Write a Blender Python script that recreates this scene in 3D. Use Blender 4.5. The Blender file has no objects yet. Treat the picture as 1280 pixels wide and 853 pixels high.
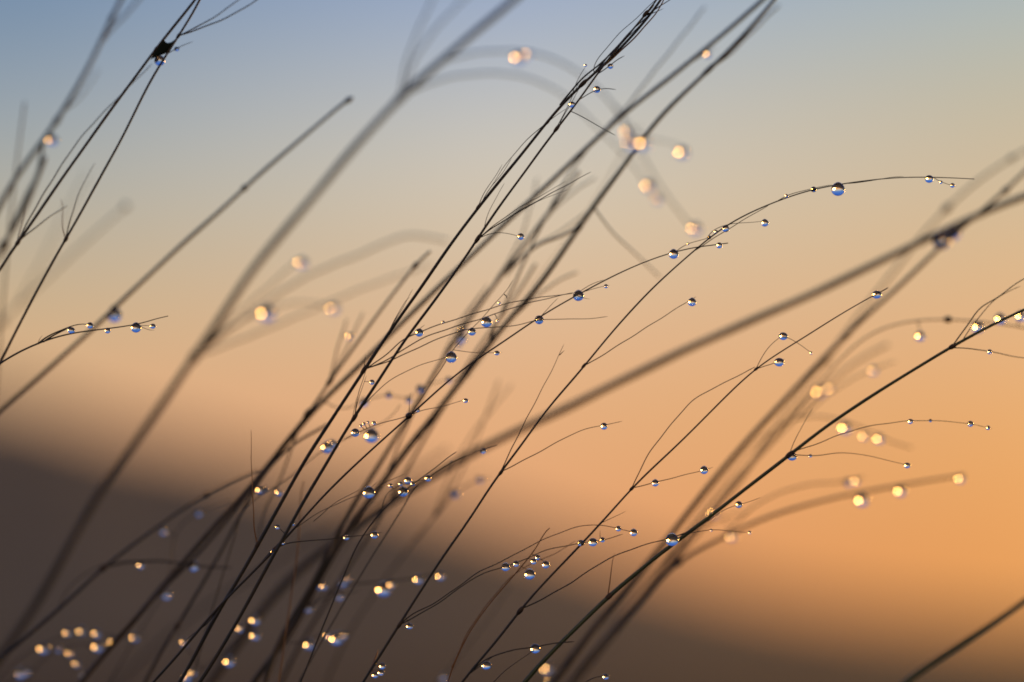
import bpy, bmesh, math, random
from mathutils import Vector, Matrix
random.seed(7)
R = math.radians

# ------------------------------------------------------------------ camera
SC = bpy.context.scene
COL = SC.collection
F0 = 0.60                 # distance of the sharp plane, metres
PITCH = 6.3               # camera tilt upwards, degrees
CAMZ = 0.56
LENS, FSTOP = 100.0, 3.6
cd = bpy.data.cameras.new('camera')
cam = bpy.data.objects.new('camera', cd)
COL.objects.link(cam)
SC.camera = cam
cd.lens = LENS; cd.sensor_width = 36.0; cd.sensor_fit = 'HORIZONTAL'
cd.clip_start = 0.01; cd.clip_end = 20000.0
cd.dof.use_dof = True; cd.dof.focus_distance = F0; cd.dof.aperture_fstop = FSTOP
cam.location = (0, 0, CAMZ)
cam.rotation_euler = (R(90 + PITCH), 0, 0)

# ------------------------------------------------------------------ sky and sun
SUN_AZ, SUN_EL = 27.0, 2.2      # degrees to the right of the view, above the horizon
SUN_DIR = Vector((math.sin(R(SUN_AZ)) * math.cos(R(SUN_EL)), math.cos(R(SUN_AZ)) * math.cos(R(SUN_EL)), math.sin(R(SUN_EL))))
world = bpy.data.worlds.new('World')
SC.world = world
world.use_nodes = True
nt = world.node_tree
N, L = nt.nodes, nt.links
bg = N['Background']

def lin(c):
    return tuple(((v / 255) / 12.92 if v / 255 <= 0.04045 else ((v / 255 + 0.055) / 1.055) ** 2.4) for v in c) + (1.0,)

def el_of(y):                   # elevation in degrees of a picture row (853 rows)
    return PITCH - math.degrees(math.atan((y - 426.5) / 1280 * 0.36))

def math_node(op, a=None, b=None, clamp=False):
    n = N.new('ShaderNodeMath'); n.operation = op; n.use_clamp = clamp
    for i, v in enumerate((a, b)):
        if v is None: continue
        if isinstance(v, (int, float)): n.inputs[i].default_value = v
        else: L.new(v, n.inputs[i])
    return n.outputs[0]

tc = N.new('ShaderNodeTexCoord')
nrm = N.new('ShaderNodeVectorMath'); nrm.operation = 'NORMALIZE'; L.new(tc.outputs['Generated'], nrm.inputs[0])
sep = N.new('ShaderNodeSeparateXYZ'); L.new(nrm.outputs[0], sep.inputs[0])
el = math_node('MULTIPLY', math_node('ARCSINE', sep.outputs['Z']), 180 / math.pi)
az = math_node('MULTIPLY', math_node('ARCTAN2', sep.outputs['X'], sep.outputs['Y']), 180 / math.pi)
E0, E1 = -3.0, 55.0
def ramp(stops):
    n = N.new('ShaderNodeValToRGB'); cr = n.color_ramp; cr.interpolation = 'B_SPLINE'
    cr.interpolation = 'LINEAR'
    es = cr.elements
    st = sorted(((e - E0) / (E1 - E0), lin(c)) for e, c in stops)
    es[0].position, es[0].color = st[0]
    es[1].position, es[1].color = st[-1]
    for p, c in st[1:-1]:
        k = es.new(p); k.color = c
    L.new(elf, n.inputs[0])
    return n.outputs[0]
elf = math_node('DIVIDE', math_node('SUBTRACT', el, E0), E1 - E0, True)
top = [(18.0, (84, 124, 190)), (30.0, (52, 104, 192)), (55.0, (40, 88, 178))]
rl = ramp([(el_of(0), (118, 142, 168)), (el_of(107), (142, 157, 172)), (el_of(213), (168, 171, 166)), (el_of(320), (190, 175, 150)),
           (el_of(426), (210, 176, 134)), (el_of(520), (224, 170, 128)), (el_of(740), (200, 145, 110))] + top)
rc = ramp([(el_of(0), (158, 173, 198)), (el_of(100), (186, 189, 192)), (el_of(213), (209, 199, 182)), (el_of(320), (216, 191, 160)),
           (el_of(426), (225, 181, 141)), (el_of(530), (228, 173, 124)), (el_of(620), (228, 166, 119)), (el_of(740), (224, 150, 98))] + top)
rr = ramp([(el_of(0), (172, 184, 184)), (el_of(107), (190, 185, 165)), (el_of(213), (204, 185, 156)), (el_of(320), (216, 182, 140)),
           (el_of(426), (225, 175, 126)), (el_of(530), (229, 168, 106)), (el_of(640), (230, 160, 93)), (el_of(760), (226, 152, 84))] + top)
def mix(f, a, b, mode='MIX'):
    n = N.new('ShaderNodeMix'); n.data_type = 'RGBA'; n.blend_type = mode
    if isinstance(f, (int, float)): n.inputs[0].default_value = f
    else: L.new(f, n.inputs[0])
    for i, v in ((6, a), (7, b)):
        if isinstance(v, tuple): n.inputs[i].default_value = v
        else: L.new(v, n.inputs[i])
    return n.outputs[2]
fl = math_node('DIVIDE', math_node('ADD', az, 10.2), 10.2, True)
fr = math_node('DIVIDE', az, 10.2, True)
low = mix(fr, mix(fl, rl, rc), rr)
sky = N.new('ShaderNodeTexSky'); sky.sky_type = 'NISHITA'; sky.sun_disc = False
sky.sun_elevation = R(SUN_EL); sky.sun_rotation = R(SUN_AZ); sky.dust_density = 1.0; sky.ozone_density = 4.0; sky.air_density = 1.0
SKY_STRENGTH = 0.15
skys = N.new('ShaderNodeVectorMath'); skys.operation = 'SCALE'; L.new(sky.outputs[0], skys.inputs[0]); skys.inputs['Scale'].default_value = SKY_STRENGTH
# the twilight haze band near the horizon gives way to the clear sky overhead
up = math_node('DIVIDE', math_node('SUBTRACT', el, 45.0), 25.0, True)
front = mix(up, low, skys.outputs[0])
# the sky opposite the sunset, behind the camera: warm pink-brown fill, added to light the hill and stem fronts
back = math_node('DIVIDE', math_node('SUBTRACT', 0.15, sep.outputs['Y']), 0.7, True)
base = mix(back, front, (0.80, 0.56, 0.42, 1))
# glow of the haze around the low sun
dot = N.new('ShaderNodeVectorMath'); dot.operation = 'DOT_PRODUCT'; L.new(nrm.outputs[0], dot.inputs[0]); dot.inputs[1].default_value = SUN_DIR
ang = math_node('MULTIPLY', math_node('ARCCOSINE', math_node('MINIMUM', dot.outputs['Value'], 1.0)), 180 / math.pi)
g1 = math_node('MULTIPLY', math_node('EXPONENT', math_node('MULTIPLY', math_node('POWER', math_node('DIVIDE', ang, 8.0), 2.0), -1.0)), 3.0)
glow = N.new('ShaderNodeVectorMath'); glow.operation = 'SCALE'; glow.inputs[0].default_value = (1.0, 0.66, 0.34); L.new(g1, glow.inputs['Scale'])
fin = N.new('ShaderNodeVectorMath'); fin.operation = 'ADD'; L.new(base, fin.inputs[0]); L.new(glow.outputs[0], fin.inputs[1])
L.new(fin.outputs[0], bg.inputs['Color'])
bg.inputs['Strength'].default_value = 1.0

sl = bpy.data.lights.new('sun', 'SUN')
sl.energy = 3.0; sl.angle = R(16.0); sl.color = (1.0, 0.47, 0.09)     # a low sun swollen by haze
so = bpy.data.objects.new('sun', sl); COL.objects.link(so)
so.rotation_euler = SUN_DIR.to_track_quat('Z', 'Y').to_euler()

SC.render.engine = 'CYCLES'
SC.view_settings.view_transform = 'Standard'; SC.view_settings.look = 'None'
SC.view_settings.exposure = 0.0; SC.view_settings.gamma = 1.0
cy = SC.cycles
cy.use_denoising = True; cy.denoiser = 'OPENIMAGEDENOISE'; cy.denoising_input_passes = 'RGB_ALBEDO_NORMAL'; cy.sampling_pattern = 'TABULATED_SOBOL'
cy.use_adaptive_sampling = False
cy.sample_clamp_direct = 0; cy.sample_clamp_indirect = 0
cy.caustics_reflective = False; cy.caustics_refractive = False
cy.max_bounces = 12; cy.transmission_bounces = 10; cy.glossy_bounces = 4; cy.diffuse_bounces = 2
cy.blur_glossy = 0.0
cy.pixel_filter_type = 'BLACKMAN_HARRIS'; cy.filter_width = 1.8

# ------------------------------------------------------------------ materials
def mat(name):
    m = bpy.data.materials.new(name); m.use_nodes = True
    return m, m.node_tree.nodes, m.node_tree.links, m.node_tree.nodes['Principled BSDF']

def noisy(name, c1, c2, scale, rough, bump=0.0, spec=0.4, stretch=(1, 1, 1)):
    m, n, l, p = mat(name)
    t = n.new('ShaderNodeTexCoord'); mp = n.new('ShaderNodeMapping'); mp.inputs['Scale'].default_value = stretch
    l.new(t.outputs['Object'], mp.inputs['Vector'])
    nz = n.new('ShaderNodeTexNoise'); nz.inputs['Scale'].default_value = scale; nz.inputs['Detail'].default_value = 6
    l.new(mp.outputs[0], nz.inputs['Vector'])
    r = n.new('ShaderNodeValToRGB'); r.color_ramp.elements[0].position = .35; r.color_ramp.elements[1].position = .65
    r.color_ramp.elements[0].color = c1 + (1,); r.color_ramp.elements[1].color = c2 + (1,)
    l.new(nz.outputs['Fac'], r.inputs[0]); l.new(r.outputs[0], p.inputs['Base Color'])
    p.inputs['Roughness'].default_value = rough; p.inputs['Specular IOR Level'].default_value = spec
    if bump:
        b = n.new('ShaderNodeBump'); b.inputs['Strength'].default_value = bump; b.inputs['Distance'].default_value = 0.0002
        l.new(nz.outputs['Fac'], b.inputs['Height']); l.new(b.outputs[0], p.inputs['Normal'])
    return m
M_STEM = noisy('grass_stem', (0.005, 0.011, 0.017), (0.018, 0.016, 0.015), 180, 0.5, 0.3, 0.35)
M_GREEN = noisy('green_grass_stem', (0.012, 0.028, 0.016), (0.03, 0.045, 0.02), 180, 0.45, 0.3, 0.4)
M_PURPLE = noisy('purplish_grass_stem', (0.016, 0.018, 0.019), (0.042, 0.034, 0.030), 150, 0.6, 0.2, 0.3)
M_NODE = noisy('grass_node', (0.012, 0.010, 0.010), (0.03, 0.018, 0.012), 400, 0.6, 0.3, 0.3)
M_SCRAP = noisy('black_green_scrap', (0.002, 0.006, 0.006), (0.004, 0.010, 0.009), 300, 0.8, 0.2, 0.1)
def dry():
    m, n, l, p = mat('dry_golden_grass')
    p.inputs['Base Color'].default_value = (0.14, 0.075, 0.03, 1); p.inputs['Roughness'].default_value = 0.6
    t = n.new('ShaderNodeBsdfTranslucent'); t.inputs['Color'].default_value = (0.45, 0.24, 0.09, 1)
    nz = n.new('ShaderNodeTexNoise'); nz.inputs['Scale'].default_value = 300
    mx = n.new('ShaderNodeMixShader'); o = n['Material Output']
    mr = n.new('ShaderNodeMath'); mr.operation = 'MULTIPLY'; mr.inputs[1].default_value = 0.7
    l.new(nz.outputs['Fac'], mr.inputs[0]); l.new(mr.outputs[0], mx.inputs[0])
    l.new(p.outputs[0], mx.inputs[1]); l.new(t.outputs[0], mx.inputs[2]); l.new(mx.outputs[0], o.inputs['Surface'])
    return m
M_DRY = dry()
def water():
    m, n, l, p = mat('dew_water')
    n.remove(p)
    g = n.new('ShaderNodeBsdfGlass'); g.inputs['IOR'].default_value = 1.333; g.inputs['Roughness'].default_value = 0.0
    l.new(g.outputs[0], n['Material Output'].inputs['Surface'])
    return m
M_WATER = water()
M_HILL = noisy('dark_hillside', (0.092, 0.088, 0.055), (0.124, 0.112, 0.072), 0.05, 0.95, 0, 0.1)
M_GROUND = noisy('meadow_soil', (0.018, 0.017, 0.011), (0.036, 0.033, 0.020), 6.0, 0.95, 0, 0.1)
MATS = {'s': M_STEM, 'g': M_GREEN, 'p': M_PURPLE, 'd': M_DRY}

# ------------------------------------------------------------------ setting
def link(name, verts, faces, m, smooth=True, parent=None, origin=None):
    me = bpy.data.meshes.new(name)
    if origin is not None:
        o3 = Vector(origin); verts = [Vector(v) - o3 for v in verts]
    me.from_pydata([tuple(v) for v in verts], [], faces)
    me.materials.append(m)
    if smooth: me.polygons.foreach_set('use_smooth', [True] * len(me.polygons))
    me.update()
    o = bpy.data.objects.new(name, me); COL.objects.link(o)
    if origin is not None: o.location = origin
    if parent is not None:
        o.parent = parent; o.location = Vector(o.location) - parent.location
    return o

def ground():
    rs = [0, .3, .6, 1, 1.6, 2.5, 4, 7, 12, 20, 40, 80, 150, 300, 700, 1500, 4000, 9000]
    vs, fs, n = [(0, 0, 0)], [], 64
    for r in rs[1:]:
        for k in range(n):
            a = 2 * math.pi * k / n
            vs.append((r * math.cos(a), r * math.sin(a), random.uniform(-1, 1) * min(0.02 * r, .02)))
    for k in range(n): fs.append((0, 1 + k, 1 + (k + 1) % n))
    for i in range(len(rs) - 2):
        for k in range(n):
            a, b = 1 + i * n + k, 1 + i * n + (k + 1) % n
            fs.append((a, a + n, b + n, b))
    o = link('ground', vs, fs, M_GROUND); o['kind'] = 'structure'
    return o
ground()

def hill():
    prof = [(-70, 9), (-45, 13.5), (-30, 11.5), (-20, 7.8)] + [(math.degrees(math.atan((x - 640) / 1280 * .36)), el_of(y)) for x, y in
            [(0, 506), (100, 525), (200, 553), (320, 578), (460, 603), (600, 642), (720, 680), (850, 717), (960, 748), (1100, 768), (1280, 784)]] + \
           [(16, .5), (30, .4), (60, .3)]
    def elev(a):
        for (a0, e0), (a1, e1) in zip(prof, prof[1:]):
            if a0 <= a <= a1:
                t = (a - a0) / (a1 - a0); return e0 + (e1 - e0) * t
        return .3
    rows = [(120, 0), (200, .12), (280, .35), (360, .65), (430, .9), (480, 1.0), (560, .85), (700, 0)]
    vs, fs, n = [], [], 261
    for r, f in rows:
        for k in range(n):
            a = -70 + 130 * k / (n - 1)
            h = (480 * math.tan(R(elev(a))) + CAMZ)
            w = (math.sin(a * 1.7 + r * .013) + math.sin(a * 3.9 + r * .031)) * .5
            vs.append((r * math.sin(R(a)), r * math.cos(R(a)), h * f * (1 + .02 * w) - (.3 if f == 0 else 0)))
    for i in range(len(rows) - 1):
        for k in range(n - 1):
            a = i * n + k
            fs.append((a, a + 1, a + n + 1, a + n))
    o = link('hill', vs, fs, M_HILL); o['kind'] = 'structure'
hill()

# ------------------------------------------------------------------ from the picture's plan to places in the meadow
DINF = (LENS / 1000 / FSTOP) / (F0 * .36) * 1280      # blur of things infinitely far, in 1/1280 of the frame
FWD = Vector((0, math.cos(R(PITCH)), math.sin(R(PITCH))))
UP = Vector((0, -math.sin(R(PITCH)), math.cos(R(PITCH))))
RT = Vector((1, 0, 0))
PX = F0 * .36 / 1280                                    # size of one unit at the sharp plane
def dist(b):                                            # b > 0 behind the sharp plane, b < 0 in front of it
    return F0 / (1 - b / DINF) if b >= 0 else F0 / (1 + (-b) / DINF)
def P(x, y, b):
    d = dist(b)
    return Vector((0, 0, CAMZ)) + FWD * d + RT * ((x - 640) / 1280 * .36 * d) + UP * (-(y - 426.5) / 1280 * .36 * d)

def spline(pts, step=5.0):
    """smooth run through points (tuples of any length; the first two are the plane)"""
    if len(pts) == 2: q = [pts[0], tuple((a + b) / 2 for a, b in zip(*pts)), pts[1]]
    else: q = list(pts)
    ext = [tuple(2 * a - b for a, b in zip(q[0], q[1]))] + q + [tuple(2 * a - b for a, b in zip(q[-1], q[-2]))]
    out = []
    for i in range(1, len(ext) - 2):
        p0, p1, p2, p3 = ext[i - 1:i + 3]
        d = math.hypot(p2[0] - p1[0], p2[1] - p1[1]); n = max(1, int(d / step))
        # centripetal-ish tangents, damped so that straight runs stay straight
        d0 = max(1e-6, math.hypot(p1[0] - p0[0], p1[1] - p0[1])); d2 = max(1e-6, math.hypot(p3[0] - p2[0], p3[1] - p2[1]))
        m1 = [((b - a) / d0 * d2 * 0 + (c - b) / max(d, 1e-6) * d0 / (d0 + d) + (b - a) / d0 * d / (d0 + d)) * d for a, b, c in zip(p0, p1, p2)]
        m2 = [((c - b) / max(d, 1e-6) * d2 / (d2 + d) + (e - c) / d2 * d / (d2 + d)) * d for b, c, e in zip(p1, p2, p3)]
        for k in range(n):
            t = k / n; t2, t3 = t * t, t * t * t
            out.append(tuple((2 * t3 - 3 * t2 + 1) * b + (t3 - 2 * t2 + t) * u + (-2 * t3 + 3 * t2) * c + (t3 - t2) * v
                             for b, c, u, v in zip(p1, p2, m1, m2)))
    out.append(tuple(q[-1]))
    return out

def smooth(path, sg):
    n = len(path); out = []
    ws = [math.exp(-.5 * (k / sg) ** 2) for k in range(3 * sg + 1)]
    for i in range(n):
        m = min(3 * sg, i, n - 1 - i); tot = 0; acc = [0.0] * len(path[0])
        for k in range(-m, m + 1):
            w = ws[abs(k)]; tot += w
            acc = [a + w * v for a, v in zip(acc, path[i + k])]
        out.append(tuple(a / tot for a in acc))
    return out

def tube(pos, rad, sides=8):
    vs, fs = [], []
    t = (pos[1] - pos[0]).normalized()
    ref = t.orthogonal().normalized()
    n = len(pos)
    for i in range(n):
        t = (pos[min(i + 1, n - 1)] - pos[max(i - 1, 0)]).normalized()
        ref = (ref - t * ref.dot(t)).normalized()
        bi = t.cross(ref)
        for k in range(sides):
            a = 2 * math.pi * k / sides
            vs.append(pos[i] + (ref * math.cos(a) + bi * math.sin(a)) * rad[i])
    for i in range(n - 1):
        for k in range(sides):
            a, b = i * sides + k, i * sides + (k + 1) % sides
            fs.append((a, b, b + sides, a + sides))
    fs.append(tuple(reversed(range(sides)))); fs.append(tuple((n - 1) * sides + k for k in range(sides)))
    return vs, fs

RUN = {}         # every culm, branch and twig: key -> dict(path=[(x, y, b)], obj, thing, phrase)

def near(key, x, y):
    best, bi = 1e18, 0
    path = RUN[key]['path']
    for i, p in enumerate(path):
        d = (p[0] - x) ** 2 + (p[1] - y) ** 2
        if d < best: best, bi = d, i
    return path[bi], bi, math.sqrt(best)

def stem(key, label, w0, w1, b0, b1, pts, m='s', ph=None, nodes=(), root=True, wob=.35):
    """a grass stem from the ground up through the given points; b0..b1 how far behind or before the sharp plane"""
    s = [0]
    for a, b in zip(pts, pts[1:]): s.append(s[-1] + math.hypot(b[0] - a[0], b[1] - a[1]))
    full = [(x, y, b0 + (b1 - b0) * q / s[-1]) for (x, y), q in zip(pts, s)]
    if b0 >= 4 and w0 >= 3.4 or b0 < -4:                # thick soft stems
        full = [(x, y, b * 1.3) for x, y, b in full]; w0 *= 1.08; w1 *= 1.08
    path = smooth(spline(full, 6), 5)
    n = len(path)
    rng = random.Random(key)
    pos, rad = [], []
    ph1, ph2 = rng.uniform(0, 6), rng.uniform(0, 6)
    for i, (x, y, b) in enumerate(path):
        t = i / (n - 1)
        wx = wob * (math.sin(i * .16 + ph1) + .4 * math.sin(i * .37 + ph2))
        pos.append(P(x + wx * .7, y + wx * .7, b))
        rad.append((w0 + (w1 - w0) * t) / 2 * PX * dist(b) / F0 * (1 + .04 * math.sin(i * .3 + ph2)))
    lo = []
    if root:
        d = (pos[0] - pos[min(6, n - 1)]).normalized()
        if d.z > -.2: d = Vector((d.x, d.y, -.25)).normalized()
        p = pos[0].copy(); r = rad[0]; k = 0
        while p.z > -.004 and k < 400:
            d = (d + Vector((0, 0, -1)) * .035).normalized()
            p = p + d * .012; k += 1; r = min(r * 1.006, max(rad[0] * 1.5, .0006))
            lo.append((p.copy(), r))
        lo.reverse()
    base = lo[0][0] if lo else pos[0]
    th = bpy.data.objects.new('grass_stem', None); COL.objects.link(th)
    th.empty_display_size = .01
    th.location = (base.x, base.y, max(base.z, 0) if lo else base.z)
    th['label'] = label; th['category'] = 'grass stem'; th['group'] = 'grass stems leaning to the right'
    bpy.context.view_layer.update()
    vs, fs = tube([a for a, _ in lo] + pos, [r for _, r in lo] + rad, 10)
    o = link('culm', vs, fs, MATS[m], True, th, tuple(th.location))
    RUN[key] = dict(path=path, obj=o, thing=th, ph=ph, mat=m, w=(w0, w1), kids=0)
    for nd in nodes: node(key, *nd)
    return key

def ell(center, rx, ry, rz, axis, seg=16, rings=10):
    q = axis.to_track_quat('Z', 'Y')
    vs, fs = [], []
    for i in range(rings + 1):
        th = math.pi * i / rings
        for k in range(seg):
            a = 2 * math.pi * k / seg
            vs.append(center + q @ Vector((rx * math.sin(th) * math.cos(a), ry * math.sin(th) * math.sin(a), rz * math.cos(th))))
    for i in range(rings):
        for k in range(seg):
            a, b = i * seg + k, i * seg + (k + 1) % seg
            fs.append((a, a + seg, b + seg, b))
    return vs, fs

def node(key, x, y, r, ln=1.7):
    """the swollen joint of a culm"""
    rn = RUN[key]; (px, py, b), i, _ = near(key, x, y)
    path = rn['path']; a, c = path[max(0, i - 1)], path[min(len(path) - 1, i + 1)]
    ax = (P(*c) - P(*a)).normalized(); s = PX * dist(b) / F0
    soft = abs(b) > 4
    r = r * (.85 if soft else .74); ln = ln * (1.0 if soft else 1.25)
    vs, fs = ell(P(px, py, b), r * s, r * s, r * ln * s, ax)
    link('node', vs, fs, M_NODE, True, rn['thing'], tuple(rn['thing'].location))

def br(host, pts, w0=1.3, w1=.7, db=0.0, key=None, ph=None, m=None, name='branch', lab=None):
    """a branch growing from its host at the first point; db = how far its tip lies behind (+) or before (-) its foot"""
    rn = RUN[host]
    (hx, hy, hb), hi, hd = near(host, *pts[0])
    if hd < 14: pts = [(hx, hy)] + list(pts[1:]) if hd > 2 else list(pts)
    s = [0]
    for a, b in zip(pts, pts[1:]): s.append(s[-1] + math.hypot(b[0] - a[0], b[1] - a[1]))
    full = [(x, y, hb + db * q / s[-1]) for (x, y), q in zip(pts, s)]
    path = smooth(spline(full, 4), 2)
    n = len(path); rng = random.Random(str(pts)); f1 = rng.uniform(0, 6)
    pos, rad = [], []
    for i, (x, y, b) in enumerate(path):
        t = i / (n - 1); wx = .22 * math.sin(i * .6 + f1)
        pos.append(P(x + wx, y + wx, b)); rad.append((w0 + (w1 - w0) * t) / 2 * PX * dist(b) / F0)
    rad[-1] *= .4
    th = rn['thing']
    par = rn['obj'] if rn.get('depth', 0) == 1 else (RUN[rn['up']]['obj'] if rn.get('depth', 0) == 2 else th)
    sub = rn.get('depth', 0) >= 1
    vs, fs = tube(pos, rad, 6)
    mm = m or rn['mat']
    o = link('twig' if sub else name, [v - th.location for v in vs], fs, MATS[mm], True)
    o.parent = par
    if lab: o['label'] = lab
    k = key or 'run%d' % len(RUN)
    RUN[k] = dict(path=path, obj=o, thing=th, ph=ph, mat=mm, depth=2 if sub else 1, up=host if rn.get('depth', 0) == 1 else rn.get('up'), kids=0)
    if sub and rn.get('depth') == 2: RUN[k]['up'] = rn['up']
    return k

# ------------------------------------------------------------------ dew drops
def drop_mesh(kind):
    seg, rings = 40, 28
    vs, fs = [Vector((0, 0, 1))], []
    for i in range(1, rings):
        th = math.pi * i / rings
        for k in range(seg):
            a = 2 * math.pi * k / seg
            x, y, z = math.sin(th) * math.cos(a), math.sin(th) * math.sin(a), math.cos(th)
            if kind == 'hang' and z > 0:          # pulled up towards the stem it hangs from
                u = z * z; x *= 1 - .14 * u; y *= 1 - .14 * u; z *= 1 + .09 * u
            if kind == 'hang' and z < 0: z *= .95
            if kind == 'wide': x *= 1.14; z *= .93
            vs.append(Vector((x, y, z)))
    vs[0] = Vector((0, 0, {'hang': 1.09, 'wide': .93, 'bead': 1.0}[kind]))
    vs.append(Vector((0, 0, {'hang': -.95, 'wide': -.93, 'bead': -1.0}[kind])))
    for k in range(seg): fs.append((0, 1 + k, 1 + (k + 1) % seg))
    for i in range(rings - 2):
        for k in range(seg):
            a, b = 1 + i * seg + k, 1 + i * seg + (k + 1) % seg
            fs.append((a, a + seg, b + seg, b))
    l = len(vs) - 1; s = 1 + (rings - 2) * seg
    for k in range(seg): fs.append((l, s + (k + 1) % seg, s + k))
    me = bpy.data.meshes.new('dew_drop'); me.from_pydata([tuple(v) for v in vs], [], fs); me.materials.append(M_WATER)
    me.polygons.foreach_set('use_smooth', [True] * len(me.polygons)); me.update()
    return me
DM = {k: drop_mesh(k) for k in ('hang', 'wide', 'bead')}
DROPS = []
def dr(host, *items, kind=None, look=None):
    """drops on a run: (x, y, radius[, kind]); look 'glow' places the bright refracted spot at (x, y)"""
    for it in items:
        x, y, r = it[:3]; kd = it[3] if len(it) > 3 else kind
        if look == 'glow': r = max(4.2, r * 1.2); x += .7 * r; y += .42 * r
        (hx, hy, b), i, d = near(host, x, y)
        if d > r * 1.1 + 1.5 or (look == 'glow' and d > r + .5):     # a pedicel of its own carries it
            br(host, [(hx, hy), ((hx + x) / 2 + .06 * (y - hy), (hy + y) / 2 - .06 * (x - hx) - .1 * r), (x, y - .55 * r)], 1.1 if b < 4 else 1.5, .7)
        if look != 'glow' and b > 2:                                 # added dark blocker on its far side keeps out the sun's glint
            s = PX * dist(b) / F0; th = RUN[host]['thing']; c = P(x, y, b)
            v = (c - Vector((0, 0, CAMZ))).normalized(); u = (SUN_DIR - v * v.dot(SUN_DIR)).normalized(); want = v.angle(SUN_DIR)
            ai = 0.0
            while ai < 1.5 and 2 * (ai - math.asin(math.sin(ai) / 1.333)) < want: ai += .005
            ar = math.asin(math.sin(ai) / 1.333)
            ex = (-v * math.cos(ai) - u * math.sin(ai)) + 2 * math.cos(ar) * (v * math.cos(ai - ar) + u * math.sin(ai - ar))
            fl = ell(c + ex * 1.1 * r * s, .30 * r * s, .24 * r * s, .26 * r * s, Vector((0, 0, 1)))
            link('glint_blocker', fl[0], fl[1], M_NODE, True, th, tuple(th.location))
        kd = kd or ('hang' if r >= 4.6 else 'wide' if random.random() < .3 else 'bead')
        o = bpy.data.objects.new('dew_drop', DM[kd]); COL.objects.link(o)
        s = r * PX * dist(b) / F0
        o.location = P(x, y, b); o.scale = (s, s, s)
        o.rotation_euler = (0, R(random.uniform(-6, 6)), random.uniform(0, 6))
        o['category'] = 'dew drop'; o['group'] = 'dew drops strung along the grass'
        DROPS.append(dict(o=o, host=host, i=i, r=r, b=abs(b), look=look))
ORD = 'outermost second third fourth fifth sixth seventh eighth ninth tenth eleventh twelfth thirteenth'.split()
def label_drops():
    by = {}
    for d in DROPS: by.setdefault(d['host'], []).append(d)
    seen = {}
    for h, ds in by.items():
        ds.sort(key=lambda d: -d['i'])
        ph = RUN[h]['ph']
        assert ph, h
        for k, d in enumerate(ds):
            size = 'large' if d['r'] >= 6.3 else 'middling' if d['r'] >= 4.2 else 'small' if d['r'] >= 2.6 else 'tiny'
            look = 'blurred golden' if d['look'] == 'glow' else 'blurred' if d['b'] > 3.5 else 'clear'
            if len(ds) == 1: s = '%s %s dew drop alone on %s' % (size, look, ph)
            else: s = '%s %s dew drop, %s on %s' % (size, look, ORD[k], ph)
            d['o']['label'] = s
            n = len(s.replace('-', ' ').split())
            if n > 16 or s in seen: print('LABELCHK', n, s)
            seen[s] = 1

# ================================================================== THE GRASS
# ---- upper left: a soft crossing pair
stem('A', 'soft dark grass stem at top left leaning steepest into the leaf scrap', 3.6, 3.2, 2.6, 2.2,
     [(-12, 352), (0, 337), (22, 303), (60, 250), (85, 213), (122, 160), (160, 108), (190, 68), (204, 50), (226, 24), (248, -6), (262, -24)], 'p',
     ph='the soft crossing stems at top left', nodes=[(22, 303, 3.6), (197, 60, 3.4)])
br('A', [(22, 303), (36, 275), (73, 213), (95, 180), (135, 135), (165, 105), (190, 80)], 2.0, 1.2, 1.5)
br('A', [(22, 303), (50, 280), (70, 266), (84, 257)], 2.0, 1.0, 1)
br('A', [(22, 303), (27, 280), (34, 258)], 1.8, .8, 3)
stem('B', 'thin purplish grass stem at left edge crossing behind the leaf scrap at top left', 3.3, 2.6, 2.6, 2.0,
     [(-8, 470), (0, 452), (14, 426), (48, 360), (82, 300), (105, 258), (130, 213), (165, 150), (200, 78), (225, 45), (240, 18), (252, -6), (262, -24)], 'p',
     nodes=[(82, 301, 3.4), (225, 45, 2.8)])
br('B', [(82, 299), (88, 275), (95, 252), (108, 222), (119, 204)], 1.8, .8, 1.5)
br('B', [(82, 296), (77, 280), (79, 262), (76, 248)], 1.4, .7, 2, m='d')
br('B', [(226, 45), (250, 32), (275, 17), (306, -6)], 1.7, 1.2, 2.0)
br('B', [(226, 46), (255, 34), (292, 18), (330, -6)], 1.8, 1.4, 1.6)
k = br('B', [(212, 66), (222, 60), (242, 52)], 1.2, .6, 1, ph='the short twig at top left')
dr(k, (221, 61.5, 3.0))
# ---- upper left: heavy blurred stem
stem('C', 'thick blurred grass stem at top left with a golden dew spot on it', 6.0, 4.0, 9, 10,
     [(-30, 330), (-8, 268), (8, 240), (30, 207), (58, 172), (85, 130), (112, 82), (130, 42), (146, 12), (160, -18)], 'p',
     ph='the thick blurred stem at top left', nodes=[(143, 24, 4.2, 2.2), (72, 150, 4.6, 2.4)])
br('C', [(56, 176), (50, 210), (30, 252), (10, 296), (-6, 330)], 4.5, 4.5, 1)
br('C', [(124, 56), (135, 42), (152, 24), (180, -8)], 3.0, 3, 1.5)
br('C', [(86, 148), (104, 118), (123, 86)], 2.2, 1.6, 3)
br('C', [(64, 164), (62, 170), (66, 177)], 1.6, 1.2, 0, key='C1', ph='the thick blurred stem at top left')
dr('C1', (61, 173, 5.6), look='glow')
stem('C2', 'dark blurred grass stem at the left edge below the golden dew spot', 5, 4, 9, 9, [(-26, 360), (0, 310), (18, 292), (34, 252), (46, 226), (57, 196)], 'p', nodes=[(4, 304, 5.5, 2)])
stem('C3', 'faint upright blurred grass tip at the far left', 2.4, 2.2, 13, 13, [(8, 330), (14, 260), (20, 210), (26, 165), (31, 128)], 'p')
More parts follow.
